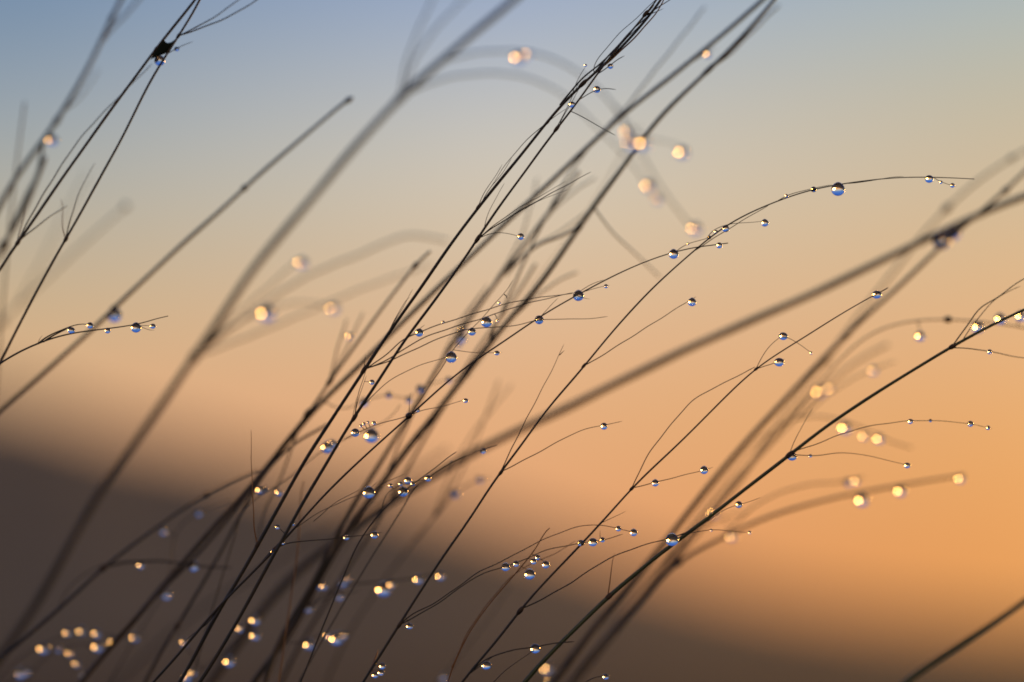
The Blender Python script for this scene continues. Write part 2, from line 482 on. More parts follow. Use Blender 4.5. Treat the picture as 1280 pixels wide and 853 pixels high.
stem('C4', 'very faint broad blurred grass stem ending in a brown knob at left', 2.6, 2.4, 23, 22, [(-30, 440), (0, 402), (40, 366), (80, 328), (120, 290), (157, 258)], 'p', nodes=[(157, 257, 4.6, 1.1), (2, 398, 6, 1.2)])
br('C4', [(20, 384), (50, 330), (80, 270), (110, 215)], 2.4, 1.5, 2)
# ---- left: blurred straight stem ending at (440,125)
stem('D', 'straight blurred grass stem at left with dark joints and a bare tip', 5.2, 3.6, 7.5, 6.8,
     [(-14, 528), (0, 513), (50, 471), (100, 426), (143, 385), (230, 304), (305, 236), (330, 212), (385, 168), (430, 129), (441, 122)], 'p',
     ph='the straight blurred stem with the bare tip at left', nodes=[(433, 127, 4.3, 1.4), (305, 235, 4.6, 1.3), (143, 382, 4.5, 1.6)])
dr('D', (143, 394, 9.0, 'bead'))
# ---- left: sharp twig with drops
stem('E', 'thin sharp grass twig with a row of dew drops at the left edge', 2.6, 1.0, .4, .0,
     [(-20, 470), (0, 453), (14, 445), (38, 431), (52, 425), (68, 419), (95, 414), (135, 412), (165, 408), (182, 402), (210, 395)], 's',
     ph='the sharp twig at the left edge')
br('E', [(48, 427), (60, 420), (78, 413), (90, 406), (104, 405), (116, 407)], 2.2, .8, .2, key='E1', ph='the upper fork of the sharp twig at left edge')
br('E', [(56, 425), (68, 419), (84, 411)], 2.2, 1.6, 0)
br('E', [(44, 428), (48, 423), (53, 419)], .9, .5, 0)
br('E', [(165, 408), (178, 407), (193, 408)], .9, .5, .3, key='E2', ph='the short fork tip of the sharp left twig')
br('E', [(170, 411), (182, 412), (193, 413)], .9, .5, 0)
dr('E', (89, 413, 4.3), (134.5, 413.5, 3.6), (170, 410, 6.4))
dr('E1', (112.5, 407, 4.0)); dr('E2', (191, 408, 3.4))
# ---- the broad blurred stem from lower left to top centre
stem('F', 'broadest blurred grass stem running from the lower left corner to the top centre', 9.0, 7.0, 13.0, 13.6,
     [(-20, 850), (0, 822), (50, 748), (110, 640), (150, 578), (200, 508), (243, 446), (262, 420), (320, 330), (385, 255), (420, 212), (460, 165), (500, 122), (560, 70), (640, 2), (668, -22)], 'p',
     ph='an arching twig of the broadest blurred stem', nodes=[(500, 122, 6, 2.2), (243, 446, 7.4, 1.9)])
# its arching faint branches
br('F', [(498, 120), (506, 85), (520, 45), (545, -10)], 2.8, 2.2, .5)
br('F', [(500, 118), (515, 82), (545, 36), (590, -10)], 3, 2.4, 1)
br('F', [(505, 116), (540, 84), (585, 68), (630, 64), (665, 66), (712, 84), (760, 124), (800, 190), (830, 240), (866, 286)], 3.0, 2.0, -1, key='G1', ph='the faint arching band right of top centre')
br('F', [(502, 119), (550, 100), (600, 92), (650, 95), (700, 116), (745, 158), (790, 205), (820, 250)], 2.8, 1.6, -1, key='G2', ph='the lower faint arching band right of top centre')
br('G1', [(768, 132), (800, 168), (834, 178), (851, 182)], 1.6, 1.2, -1, key='GX', ph='the spur off the faint arching bands')
dr('GX', (848, 188, 6.4), look='glow')
dr('G1', (643, 70, 6.5), (657, 66, 3.8), (864, 283, 6.4), look='glow')
dr('G2', (806, 230, 6.2), (818, 247, 4.8), look='glow')
br('F', [(243, 446), (300, 402), (385, 345), (450, 318), (515, 294), (562, 302)], 3.0, 2.6, 1, key='H', ph='the faint arch left of centre')
br('F', [(243, 446), (300, 390), (345, 350), (376, 322)], 2.4, 1.8, -1, key='H1', ph='the short upper twig of faint left arch')
br('F', [(243, 446), (300, 425), (380, 392), (450, 362), (540, 330)], 2.6, 1.8, 0, key='H2', ph='the lower twig of faint left arch')
br('F', [(252, 434), (300, 402), (340, 384), (380, 378), (420, 384)], 2.2, 1.6, 0, key='H3', ph='the short middle twig of faint left arch')
dr('H1', (373, 326, 5.8), look='glow'); dr('H3', (327, 388, 8.4), (413, 383, 5.4), look='glow')

# ---- centre: the sharp pair
stem('I', 'sharp dark grass stem of the centre pair, with the drooping flower head, on the left', 5.2, 3.0, .9, .0,
     [(180, 905), (228, 853), (250, 806), (278, 757), (322, 682), (345, 640), (390, 562), (455, 463), (480, 424), (500, 398), (560, 310), (598, 258), (640, 209), (660, 184), (684, 152), (710, 122), (728, 103), (757, 80), (792, 44), (826, 1), (836, -16)], 's',
     ph='the left sharp centre stem', nodes=[(322, 682, 3.8, 2.2), (455, 463, 3.9, 2.4), (598, 259, 3.2, 2.2), (728, 102, 3.8, 2.4), (682, 154, 2.6, 2.4)])
# brown flower head wrapped round the upper part
for q in ([(700, 132), (722, 104), (745, 84), (770, 62), (796, 32), (818, 6)], [(716, 116), (748, 88), (776, 64), (800, 40), (822, 14), (832, -4)], [(742, 92), (768, 62), (790, 38), (812, 18)]):
    br('I', q, 2.6, 1.4, .3, m='d' if q[0][0] == 716 else 's')
br('I', [(718, 118), (722, 100), (728, 90), (732, 83)], .9, .6, -.2, key='I1', ph='the hair-thin loop beside the flower head')
br('I', [(733, 82), (742, 82), (752, 68), (772, 44), (792, 26), (824, -4)], 1.0, .8, 0)
dr('I1', (732, 82, 1.9))
br('I', [(682, 154), (668, 166), (654, 180), (638, 198), (612, 236)], 1.1, .6, .3)
br('I', [(686, 150), (702, 140), (712, 134)], .8, .5, 0)
br('I', [(598, 257), (607, 238), (618, 222), (628, 206)], 1.1, .6, .2)
br('I', [(600, 256), (612, 236), (624, 222), (640, 198)], 1.1, .6, -.2)
br('I', [(480, 425), (492, 404), (505, 382), (516, 362)], 1.2, .5, 0)
br('I', [(484, 418), (500, 388), (506, 376), (512, 372)], 1.4, .5, -.2)
stem('J', 'sharp dark grass stem of the centre pair, on the right, many twigs', 5.0, 2.0, -.4, -.2,
     [(205, 915), (250, 853), (320, 735), (345, 690), (372, 640), (415, 567), (443, 521), (478, 470), (506, 424), (560, 354), (597, 299), (640, 236), (658, 212), (695, 161), (725, 125), (750, 88), (775, 55), (808, 18), (822, -2), (832, -18)], 's',
     ph='the right sharp centre stem', nodes=[(443, 520, 3.8, 2.2), (597, 298, 3.7, 2.4), (695, 160, 3.2, 2.4), (807, 19, 3.6, 1.8)])
br('J', [(808, 19), (818, 13), (828, 6), (846, -6)], 1.6, .8, 0)
br('J', [(808, 19), (818, 16), (830, 11)], 1.2, .5, .3)
br('J', [(775, 56), (792, 40), (806, 24)], 1.2, .6, .3)
br('J', [(695, 160), (706, 142), (716, 118), (724, 104)], 1.2, .6, .4)
br('J', [(700, 154), (712, 132), (726, 108)], 1.0, .6, -.3)
br('J', [(748, 92), (757, 86), (770, 76), (781, 70)], 1.3, 1.0, 0, key='J1', ph='the upper stub twig near the flower head')
dr('J1', (763, 83, 3.6, 'wide'))
br('J', [(727, 123), (738, 116), (748, 111), (770, 112)], 1.1, .9, 0, key='J2', ph='the lower stub twig near the flower head')
dr('J2', (746, 112, 4.6, 'wide'))
dr('J', (715, 131, 4.0))
br('J', [(713, 139), (722, 143), (738, 152), (752, 160), (770, 170)], 1.2, .8, -.3)
br('J', [(597, 299), (606, 292), (630, 276), (665, 255), (700, 236), (739, 215)], 1.8, .7, .6, key='J3')
br('J', [(600, 297), (620, 280), (655, 256), (680, 243), (708, 226)], 1.2, .5, .9)
br('J3', [(640, 270), (665, 256), (690, 244), (712, 237)], .8, .5, .2)
br('J', [(600, 297), (615, 291), (635, 292), (651, 296)], 1.0, .6, -.2, key='J4', ph='the short twig right of the centre pair')
dr('J4', (651, 296, 4.2))
br('J', [(603, 284), (612, 262), (622, 244), (631, 229)], .9, .5, .2)
br('J', [(442, 520), (446, 500), (452, 480), (458, 460), (460, 452)], 1.1, .6, .2)
br('J', [(442, 520), (450, 492), (458, 470)], .9, .6, -.2, key='J5')
br('J5', [(455, 477), (459, 477), (466, 478)], .7, .5, 0, key='J6', ph='the very short twig between the centre pair')
dr('J6', (465, 478, 3.3))
br('J', [(441, 522), (443, 508), (446, 496)], .8, .5, .2)
# left fork of thin lines from the node of I at (455,463)
br('I', [(455, 463), (480, 446), (505, 424), (525, 415), (555, 404), (600, 390), (640, 378), (690, 370), (717, 367)], 1.5, .9, .5, key='K1', ph='the upper thin twig crossing the centre')
br('I', [(457, 464), (488, 448), (520, 427), (570, 408), (610, 396), (640, 385), (690, 372), (717, 366)], 1.5, .9, .2, key='K2', ph='the middle thin twig crossing the centre')
br('I', [(458, 465), (490, 450), (540, 427), (575, 414), (600, 410), (640, 408), (674, 400), (700, 399), (730, 399), (760, 396)], 1.4, .7, -.3, key='K3', ph='the lower thin twig crossing the centre')
br('I', [(456, 464), (456, 452), (457, 444)], 1.2, .5, 0)
br('I', [(497, 436), (515, 418), (531, 406)], 1.0, .6, .2)
dr('K1', (524, 416, 5.2, 'bead'), (554, 403, 2.0), (624, 379, 2.0))
dr('K2', (608, 403, 6.8, 'hang'), (622, 401, 1.8))
dr('K3', (590, 415, 5.0))
# stem L: curved right one of the bottom group that runs to the big mid drops
stem('L', 'sharp curved grass stem from bottom left through the centre joint to the green arching twig', 3.6, 1.2, .3, 0,
     [(150, 895), (192, 853), (230, 810), (268, 765), (320, 711), (345, 687), (385, 640), (420, 605), (460, 566), (498, 533), (512, 520), (540, 493), (580, 460), (640, 421), (668, 401), (690, 385), (717, 371), (760, 348), (800, 329), (842, 314), (875, 309), (910, 304)], 's',
     ph='the long curved stem from bottom left', nodes=[(511, 521, 4.0, 1.5), (343, 688, 3.8, 2.0)])
dr('L', (899, 307, 3.8), (842, 318, 6.2, 'hang'), (723, 370, 6.9, 'hang'), (674, 400, 5.6, 'bead'), (511, 520, 4.2, 'wide'))
br('L', [(842, 314), (858, 305), (876, 301), (890, 296), (902, 286)], .9, .6, .1, key='L1', ph='the hair-thin twig beside the arching green twig')
dr('L1', (860, 305, 1.6))
br('L', [(674, 398), (686, 384), (698, 373)], .9, .6, .2)
br('L', [(717, 371), (730, 360), (755, 350)], 1.0, .6, .4)
br('L', [(730, 364), (745, 360), (757, 358), (762, 357)], .8, .5, .2, key='L2', ph='the little spur right of the big centre drop')
dr('L2', (757.5, 358, 2.6))
br('L', [(722, 370), (730, 373), (737, 374)], .8, .5, -.2)
br('L', [(512, 520), (524, 514), (545, 510), (582, 500)], 1.0, .6, .3, key='L3', ph='the right twig of the centre joint')
dr('L3', (582, 501, 3.1), (522, 513, 2.8))
br('L', [(510, 520), (496, 524), (474, 530), (455, 537), (430, 550)], 1.0, .8, .2, key='L4', ph='the left twig of the centre joint')
dr('L4', (467.5, 529, 2.6), (444, 541, 5.3, 'bead'), (451, 532.5, 2.0), (455, 530, 2.0), (460, 528, 1.6))
br('L', [(511, 518), (512, 504), (513, 491)], .9, .5, 0)
br('L', [(513, 519), (524, 502), (540, 478), (552, 460), (562, 444), (574, 428), (586, 414), (597, 405), (612, 386), (630, 368), (641, 350)], 1.1, .7, .1, key='L5', ph='the wiry twig rising from the centre joint')
dr('L5', (564, 447, 7.2, 'hang'))
br('L5', [(630, 368), (636, 370), (634, 374)], 1.6, .7, 0)
br('L5', [(568, 441), (590, 441), (612, 441), (622, 442), (628, 441)], .8, .5, 0, key='L6', ph='the level hair beside the big centre drop')
dr('L6', (621, 441.5, 3.2))
br('J', [(455, 507), (470, 490), (500, 468), (530, 455), (560, 446)], 1.1, .8, .2)
br('L', [(344, 689), (354, 680), (380, 677), (430, 672), (478, 666)], 1.6, .8, .3, key='L7', ph='the level twig at lower left centre')
dr('L7', (468, 669, 4.8), (433, 672, 3.6), (354, 679, 2.2))
br('L', [(322, 712), (352, 675), (400, 640), (430, 626), (460, 613), (471, 603)], 1.2, .7, .8, key='L8', ph='the rising twig below the centre')
dr('L8', (461, 616, 7.8, 'hang'))
dr('J', (347, 659, 3.0, 'bead'), (366, 655, 2.6, 'wide'), (341, 690, 3.0, 'wide'))
br('I', [(322, 682), (318, 664), (317, 640), (315, 600), (314, 560), (314, 537)], 1.8, .6, .2, m='d', lab='upright golden dry twig')
br('J', [(392, 652), (420, 628), (450, 612)], 1.0, .6, .8)
stem('M', 'thin grass twig below the centre bearing a cluster of dew drops', 2.0, 1.0, 1.2, .8, [(430, 720), (455, 665), (478, 634), (500, 617), (520, 602), (535, 592), (552, 577), (570, 565)], 's',
     ph='the clustered twig below the centre')
br('M', [(476, 636), (486, 612), (500, 607), (518, 602), (535, 598)], 1.0, .6, .4, key='M1', ph='the upper fork of clustered twig below centre')
dr('M', (504, 615, 6.4, 'hang'), (501, 605, 2.8))
dr('M1', (488, 607, 2.7), (510, 601, 4.8, 'bead'), (516, 605, 2.6), (535, 598, 4.2))
br('M', [(468, 612), (480, 604), (492, 598), (507, 592)], .9, .5, 0)
stem('M3', 'thin soft grass twig with one drop by the brown stem foot', 1.6, 1.0, 3.0, 2.4, [(500, 640), (530, 595), (560, 577), (605, 563), (622, 557)], 's', ph='the soft twig right of the clustered drops')
dr('M3', (604, 564, 3.8), (564, 577, 1.6))
br('L', [(270, 763), (258, 782), (243, 790), (226, 808)], 1.6, .7, .8)

# ---- centre: blurred brown stems behind
stem('N', 'long blurred grass stem from bottom left to the top right of centre, upper of two', 6.4, 4.6, 6.0, 6.5,
     [(60, 905), (100, 853), (165, 780), (220, 712), (285, 640), (330, 588), (385, 520), (455, 452), (482, 425), (540, 366), (590, 319), (640, 272), (705, 212), (770, 150), (840, 96), (900, 46), (958, -4), (980, -22)], 'p',
     ph='the upper long blurred stem', nodes=[(255, 672, 4, 2)])
stem('O', 'long blurred grass stem with dark joints reaching the top right of centre, lower of two', 7.4, 4.2, 6.0, 5.5,
     [(290, 895), (315, 853), (362, 795), (400, 722), (446, 645), (482, 598), (522, 545), (560, 498), (600, 444), (640, 396), (680, 350), (723, 284), (748, 248), (778, 212), (802, 175), (850, 120), (886, 88), (930, 44), (972, -4), (985, -24)], 'p',
     nodes=[(886, 88, 4.0, 4.5), (723, 283, 4.6, 2.4), (523, 544, 4.8, 2.2)])
br('O', [(886, 90), (910, 70), (940, 40), (975, 6)], 3.2, 2.4, 3)
br('O', [(724, 284), (700, 296), (670, 308), (645, 330), (632, 345)], 3.2, 2.4, 2)
br('O', [(745, 262), (765, 290), (795, 318), (826, 348)], 2.2, 1.6, 4)
stem('P', 'blurred brown grass stem leaning through the centre behind the big drops', 6.0, 3.6, 5.0, 8,
     [(320, 900), (348, 800), (392, 730), (432, 645), (462, 600), (492, 550), (512, 520), (530, 488), (565, 432), (585, 402), (606, 372), (636, 332), (662, 296), (690, 262), (724, 214)], 'p',
     ph='the blurred brown stem behind the centre', nodes=[(632, 336, 3.8, 3)])
dr('P', (577, 423, 6.2, 'bead'), (574, 432, 3))
dr('P', (576, 410, 2.6), look='glow')
br('P', [(568, 428), (580, 400), (604, 366), (610, 356)], 2.4, 1.8, 3)
br('O', [(606, 436), (632, 380), (684, 268), (720, 205), (758, 160), (793, 122), (800, 112), (838, 64), (882, 8)], 3.2, 2.0, 4, key='P2')
br('P', [(604, 374), (630, 335), (652, 295), (662, 262), (672, 222)], 2.4, 1.8, 3)
br('P', [(632, 336), (652, 310), (672, 286), (690, 264), (728, 232), (745, 222)], 3.0, 2.0, 2, key='P4')
br('P', [(620, 352), (668, 308), (700, 290), (732, 266)], 2.4, 1.6, 1)
br('O', [(622, 420), (634, 404), (650, 388), (676, 366), (700, 350), (722, 340)], 2.8, 2.2, 3)
stem('P6', 'blurred brown grass stem running down through the lower centre', 4.6, 3.0, 9, 8,
     [(330, 905), (366, 820), (420, 735), (470, 655), (520, 566), (560, 500), (600, 430), (640, 378), (670, 330)], 'p')
br('O', [(482, 598), (510, 530), (545, 465), (580, 395), (610, 358)], 2.8, 2.0, 4)
stem('P8', 'faint wide blurred grass stem low in the centre', 2.6, 1.9, 15, 14, [(390, 900), (430, 800), (480, 726), (560, 620), (600, 540), (624, 476)], 'p')
br('P8', [(540, 640), (580, 560), (640, 480)], 2.4, 1.6, 0)
# ---- left of the pair: forked blurred stem
stem('Q', 'blurred forked grass stem left of the sharp centre pair', 4.4, 2.8, 5.5, 6,
     [(60, 905), (180, 760), (250, 690), (320, 604), (348, 560), (386, 518), (412, 476), (452, 422), (488, 372), (518, 332), (538, 314)], 'p', nodes=[(412, 476, 4, 2.6), (386, 520, 4.4, 2.2), (518, 333, 3.8, 2)])
br('Q', [(412, 476), (424, 428), (434, 398)], 2.4, 1.8, 2.5, key='Q1', ph='the upright blurred twig left of centre')
br('Q', [(412, 476), (436, 430), (454, 390)], 2.4, 1.8, 2.5)
br('Q', [(386, 520), (372, 540), (350, 600), (330, 640), (322, 680)], 2.8, 1.8, 1.5)
dr('Q1', (434.5, 419, 2.6), look='glow')
stem('Q2', 'dim blurred grass stem just left of the sharp pair near the bottom', 4.0, 3.0, 6, 6,
     [(160, 900), (180, 853), (222, 782), (262, 715), (300, 645), (345, 570), (410, 530)], 's', nodes=[(222, 783, 4, 2.2)])
stem('Q3', 'very faint wide blurred grass stem crossing the lower left', 3.6, 2.6, 19, 16, [(90, 900), (150, 850), (230, 775), (330, 712), (420, 655), (470, 620), (560, 560)], 's')
# ---- broad blurred stem running to the right edge
stem('R', 'broad blurred grass stem rising gently from the centre to the right edge', 9.8, 7.2, 12.8, 10.5,
     [(300, 800), (360, 725), (430, 668), (500, 617), (545, 592), (590, 567), (640, 541), (700, 514), (780, 475), (870, 431), (960, 392), (1030, 362), (1100, 326), (1165, 296), (1220, 270), (1290, 242), (1330, 226)], 'p',
     ph='the crossing of blurred stems at right edge')
stem('S', 'blurred grass stem with a dark knob at right, crossing the broad blurred stem', 8.2, 3.6, 8.5, 9.0,
     [(640, 910), (692, 853), (742, 785), (785, 735), (828, 680), (866, 634), (900, 590), (952, 532), (1010, 468), (1052, 424), (1120, 362), (1170, 314), (1195, 288), (1232, 262), (1258, 238), (1300, 196)], 'p',
     ph='the crossing of blurred stems at right edge', nodes=[(1258, 238, 4.6, 1.8), (1058, 420, 4.6, 3)])
dr('S', (1177, 301, 11.0, 'bead'), (1193, 292, 8.0, 'bead'))
stem('S2', 'pale blurred grass stem with a brown joint below the right edge knob', 4.0, 2.6, 14, 13,
     [(712, 853), (800, 745), (885, 650), (960, 550), (1010, 480), (1042, 436), (1080, 386), (1125, 330), (1160, 284), (1184, 259), (1225, 222), (1264, 198), (1300, 178)], 'p', nodes=[(1184, 259, 5, 2), (1264, 199, 4.2, 1.3), (1030, 452, 5, 2)])
stem('S3', 'faint blurred grass stem behind the golden spots right of centre', 4.0, 2.6, 13, 13,
     [(715, 853), (800, 745), (895, 628), (960, 555), (1010, 506), (1035, 478), (1070, 452), (1110, 430)], 'p', ph='the faint stem behind the long stem at right')
dr('S3', (1019, 487, 5.6), look='glow'); dr('S3', (1034, 485, 2.8), look='glow')
stem('S4', 'dark blurred grass stem with a brown joint at lower right of centre', 5.6, 2.6, 8.5, 10,
     [(680, 912), (712, 853), (742, 812), (790, 770), (816, 735), (832, 708), (846, 697), (890, 680), (930, 658), (962, 645), (1060, 618), (1130, 606), (1206, 594)], 's',
     ph='the faint twig under the gold spots at right', nodes=[(843, 698, 5, 1.8)])
dr('S4', (1197, 596, 4.4), (1121, 611, 5.6), (1072, 622, 6.6), look='glow')
br('S4', [(900, 676), (950, 628), (1000, 608), (1065, 600), (1080, 596)], 2.2, 2.0, 1.0, key='S5', ph='the faint upper gold-spot twig at right')
dr('S5', (1060, 603, 5.0, 'bead')); dr('S5', (1067, 600, 2.6), look='glow')
stem('S6', 'faint arching blurred grass twig near the right edge with gold spots', 2.4, 1.7, 13.5, 7.5,
     [(722, 853), (815, 737), (915, 614), (990, 520), (1050, 450), (1090, 412), (1140, 400), (1185, 398), (1230, 402), (1290, 412)], 'p', ph='the faint arch near the right edge', nodes=[(1185, 398, 5, 1.3)])
dr('S6', (1217, 406, 6.4), (1146, 418, 5.2), (1245, 396, 6.0), (1271, 393, 5.6), look='glow')
stem('S7', 'faint low blurred grass twig under the sharp stem at right', 2.2, 1.6, 13, 13, [(710, 853), (800, 745), (890, 620), (950, 545), (1000, 518), (1060, 524), (1100, 548), (1140, 560)], 'p', ph='the faint low twig at right')
dr('S7', (1051, 532, 6.4), (1077, 544, 3.0), (1095, 546, 5.0), look='glow')
br('S7', [(1000, 518), (1040, 490), (1090, 462), (1120, 452)], 2.0, 1.4, 0, key='S8', ph='the faint upper fork at right')
dr('S8', (1088, 461, 4.8), look='glow')
# ---- bottom right corner
stem('T', 'dark green blurred grass stem cutting the bottom right corner', 9.5, 6.0, 7.0, 9, [(1085, 905), (1130, 853), (1160, 832), (1220, 793), (1290, 744), (1330, 716)], 'g')
# ---- the arching stem of the right half
stem('U', 'sharp thin grass stem arching over to the upper right with a big hanging drop', 3.6, 1.0, -.3, .2,
     [(425, 905), (453, 853), (500, 781), (548, 704), (593, 640), (625, 590), (643, 570), (680, 516), (730, 458), (755, 427), (800, 376), (860, 320), (885, 297), (906, 280), (932, 266), (960, 256), (985, 245), (1040, 232), (1080, 226), (1110, 222), (1160, 221), (1218, 224)], 's',
     ph='the arching tip at upper right', nodes=[(500, 780, 3.4, 2.0), (625, 590, 3.0, 2.0), (730, 458, 2.6, 2.0)])
dr('U', (1161.5, 224, 5.2, 'wide'), (1047.5, 237, 8.6, 'hang'), (983, 245, 2.2), (895, 290, 2.4), (886.5, 297, 2.6))
br('U', [(868, 314), (905, 290), (938, 270), (962, 256)], 1.1, .8, .3)
br('U', [(970, 250), (990, 242), (1016, 236), (1040, 231)], 1.0, .6, -.2, key='U1', ph='the doubled strand of the arching tip')
dr('U1', (1017, 237, 3.6))
br('U', [(1060, 232), (1080, 228), (1110, 222), (1130, 221)], .9, .5, .2)
br('U', [(1164, 222), (1176, 228), (1190, 232), (1196, 233)], .8, .5, 0, key='U2', ph='the hanging fork at the arching tip')
dr('U2', (1176, 228, 2.2), (1190.5, 232, 3.0))
br('U', [(885, 297), (893, 286), (906, 281), (930, 279), (958, 276)], 1.0, .6, .2, key='U3', ph='the side twig under the arch at upper right')
dr('U3', (956, 279, 4.8), (907, 286, 4.4))
br('U', [(730, 458), (742, 451), (782, 426), (820, 402), (855, 380), (870, 371)], 1.3, .8, .5, key='U4', ph='the straight side twig of the arching stem')
dr('U4', (865, 378, 5.4))
br('U', [(625, 590), (634, 586), (680, 562), (730, 537), (752, 532), (778, 527)], 1.3, .7, .4, key='U5', ph='the level side twig of the arching stem')
dr('U5', (755, 533, 4.4))
br('U', [(626, 589), (642, 556), (660, 520), (682, 478), (699, 444), (705, 430)], 1.5, .6, .5, key='U6')
br('U6', [(699, 444), (702, 441), (706, 438)], 1.4, .5, 0)
br('U', [(501, 779), (512, 770), (540, 756), (575, 732), (600, 714), (625, 703), (646, 692), (668, 680), (700, 666), (724, 658), (750, 656), (772, 661), (796, 666)], 1.6, .8, .6, key='U7', ph='the upper branch of drops at lower centre')
dr('U7', (792, 666, 4.8), (773, 661, 3.5))
br('U', [(502, 779), (530, 765), (560, 746), (590, 724), (615, 713), (640, 706), (656, 700), (675, 690), (700, 684), (720, 680), (755, 675), (779, 668)], 1.5, .9, .2, key='U8', ph='the lower branch of drops at lower centre')
dr('U8', (753, 675, 3.3), (741, 678, 5.6, 'wide'), (726, 679, 4.2, 'wide'), (672, 697, 3.4), (632, 709, 5.4), (645, 705, 3.8))
br('U8', [(752, 674), (750, 668), (750, 663)], .9, .5, 0)
br('U', [(508, 774), (512, 780), (514, 784)], .8, .6, 0, key='U9', ph='the low spur of the arching stem')
dr('U9', (512, 783, 4.0, 'wide'))
stem('V', 'golden dry grass twig at lower centre leading to the cluster of drops', 1.8, 1.3, 1.6, .4, [(548, 905), (560, 845), (580, 800), (600, 768), (630, 733), (650, 715), (662, 700), (672, 680), (682, 664), (687, 660)], 'd',
     ph='the golden dry twig at lower centre')
br('V', [(565, 835), (585, 790), (612, 752), (638, 722), (660, 706), (690, 694), (720, 676)], 1.3, .7, .6)
dr('V', (682, 706, 4.8, 'bead'), (667, 702, 3.8), (662, 718, 7.0, 'hang'))
# ---- M stem of the right half
stem('W', 'sharp thin grass stem through the lower centre, zigzag tip by the broad blurred stem', 3.4, 1.3, .4, -.2,
     [(545, 905), (578, 850), (612, 812), (650, 763), (686, 722), (720, 689), (763, 640), (790, 609), (830, 572), (878, 527), (920, 482), (944, 459), (960, 449), (998, 426), (1040, 400), (1075, 379), (1096, 368), (1110, 360)], 's',
     ph='the zigzag tip right of the centre', nodes=[(650, 762, 4.2, 1.8), (790, 609, 2.8, 1.8), (944, 459, 2.4, 1.8)])
dr('W', (1096, 368.5, 5.4, 'wide'))
br('W', [(790, 608), (808, 572), (838, 532), (868, 499), (905, 479), (930, 466), (944, 459)], 1.3, 1.0, .4)
br('W', [(944, 459), (952, 446), (965, 430), (976, 421)], 1.0, .7, .1, key='W1', ph='the upper spur of the zigzag tip')
dr('W1', (979, 420.5, 5.2, 'wide'))
br('W', [(944, 459), (960, 456), (974, 453), (981, 449)], 1.0, .7, -.2, key='W2', ph='the lower spur of the zigzag tip')
dr('W2', (974, 453, 5.8, 'wide'))
br('W1', [(978, 421), (990, 424), (1003, 433), (1015, 442)], .8, .6, .2, key='W3', ph='the drooping hair of the zigzag tip')
dr('W3', (1014, 441.5, 1.9))
br('W', [(789, 610), (800, 608), (820, 603), (855, 594), (880, 588), (891, 584)], 1.2, .7, .3, key='W4', ph='the level twig of the stem right of centre')
dr('W4', (880, 588, 5.2), (819, 604, 4.6))
br('W', [(651, 762), (672, 752), (710, 731), (760, 699), (800, 683), (840, 672), (868, 662), (889, 648)], 1.8, 1.0, -.4, key='W5', ph='the long branch at lower right of centre')
dr('W5', (840, 675, 8.2, 'hang'))
br('W5', [(846, 670), (870, 665), (889, 662), (912, 664), (938, 666)], 1.0, .6, .2, key='W6', ph='the hair-thin twig by the big low drop')
dr('W6', (937, 666, 2.2), (889, 663, 1.8))
br('W5', [(885, 652), (905, 637), (925, 631), (951, 622)], .9, .6, .3, key='W7', ph='the short twig crossing the long green stem')
dr('W7', (923.5, 631, 4.4))
br('W', [(748, 656), (765, 648), (782, 639)], .9, .5, .2)
br('W', [(592, 837), (608, 824), (632, 815), (652, 811), (668, 809), (695, 804), (718, 802)], 1.7, 1.4, -.1, key='W8', ph='the low twig at bottom centre')
dr('W8', (669, 811, 6.4, 'wide'))
br('W', [(588, 842), (600, 833), (616, 820), (640, 814)], 1.1, .7, .1, key='W9', ph='the lowest fork at bottom centre')
dr('W9', (608, 832, 5.6, 'wide'))
stem('X', 'thin short grass twig at the very bottom centre', 1.4, .8, .4, .2, [(585, 905), (606, 858), (632, 838), (652, 824), (668, 813)], 's')
stem('Y', 'thin short grass twig at the bottom edge with one small drop', 2.0, .8, .2, 0, [(690, 900), (722, 855), (740, 846), (748, 846), (760, 845)], 's', ph='the short twig at the bottom edge')
dr('Y', (757, 846, 3.9))
# ---- N: the long green stem at right
stem('Z', 'long sharp green-black grass stem rising from bottom centre to the right edge', 6.0, 3.2, .5, 1.2,
     [(600, 925), (655, 853), (700, 805), (760, 746), (800, 712), (840, 682), (895, 640), (960, 589), (988, 568), (1050, 521), (1120, 476), (1190, 433), (1208, 424), (1246, 403), (1290, 383), (1330, 368)], 'g',
     ph='the long green stem at right', nodes=[(988, 568, 4.6, 1.8), (1190, 433, 4.2, 1.6), (760, 746, 4.6, 1.6)])
dr('Z', (990, 571, 5.4, 'wide'))
br('Z', [(760, 746), (762, 730), (764, 712), (768, 692)], 1.8, .6, .2, m='d', lab='upright golden dry spur')
br('Z', [(984, 566), (994, 548), (1006, 528), (1016, 510)], 1.0, .6, .6)
br('Z', [(990, 566), (1010, 559), (1060, 540), (1090, 532), (1112, 529), (1140, 526), (1165, 526), (1212, 530), (1240, 536)], 1.2, .6, .6, key='Z1', ph='the upper twig of the long green stem')
dr('Z1', (1235, 535, 2.8), (1213, 530, 3.8), (1163, 526, 2.1), (1138, 527, 3.4))
br('Z', [(990, 570), (1014, 570), (1060, 566), (1090, 571), (1135, 582)], 1.1, .6, .8, key='Z2', ph='the lower twig of the long green stem')
dr('Z2', (1134, 582, 3.8), (1013, 570, 2.2))
br('Z', [(1190, 433), (1206, 412), (1222, 388), (1250, 370), (1280, 348), (1300, 338)], 1.8, 1.2, 1.0)
br('Z', [(1200, 426), (1218, 404), (1236, 382), (1256, 366), (1276, 358)], 1.3, .9, 1.4)
br('Z', [(1190, 435), (1214, 436), (1240, 440), (1268, 446), (1300, 450)], 1.3, .9, 1.4, key='Z3', ph='the right edge twig of the long green stem')
dr('Z3', (1237, 440, 3.2))
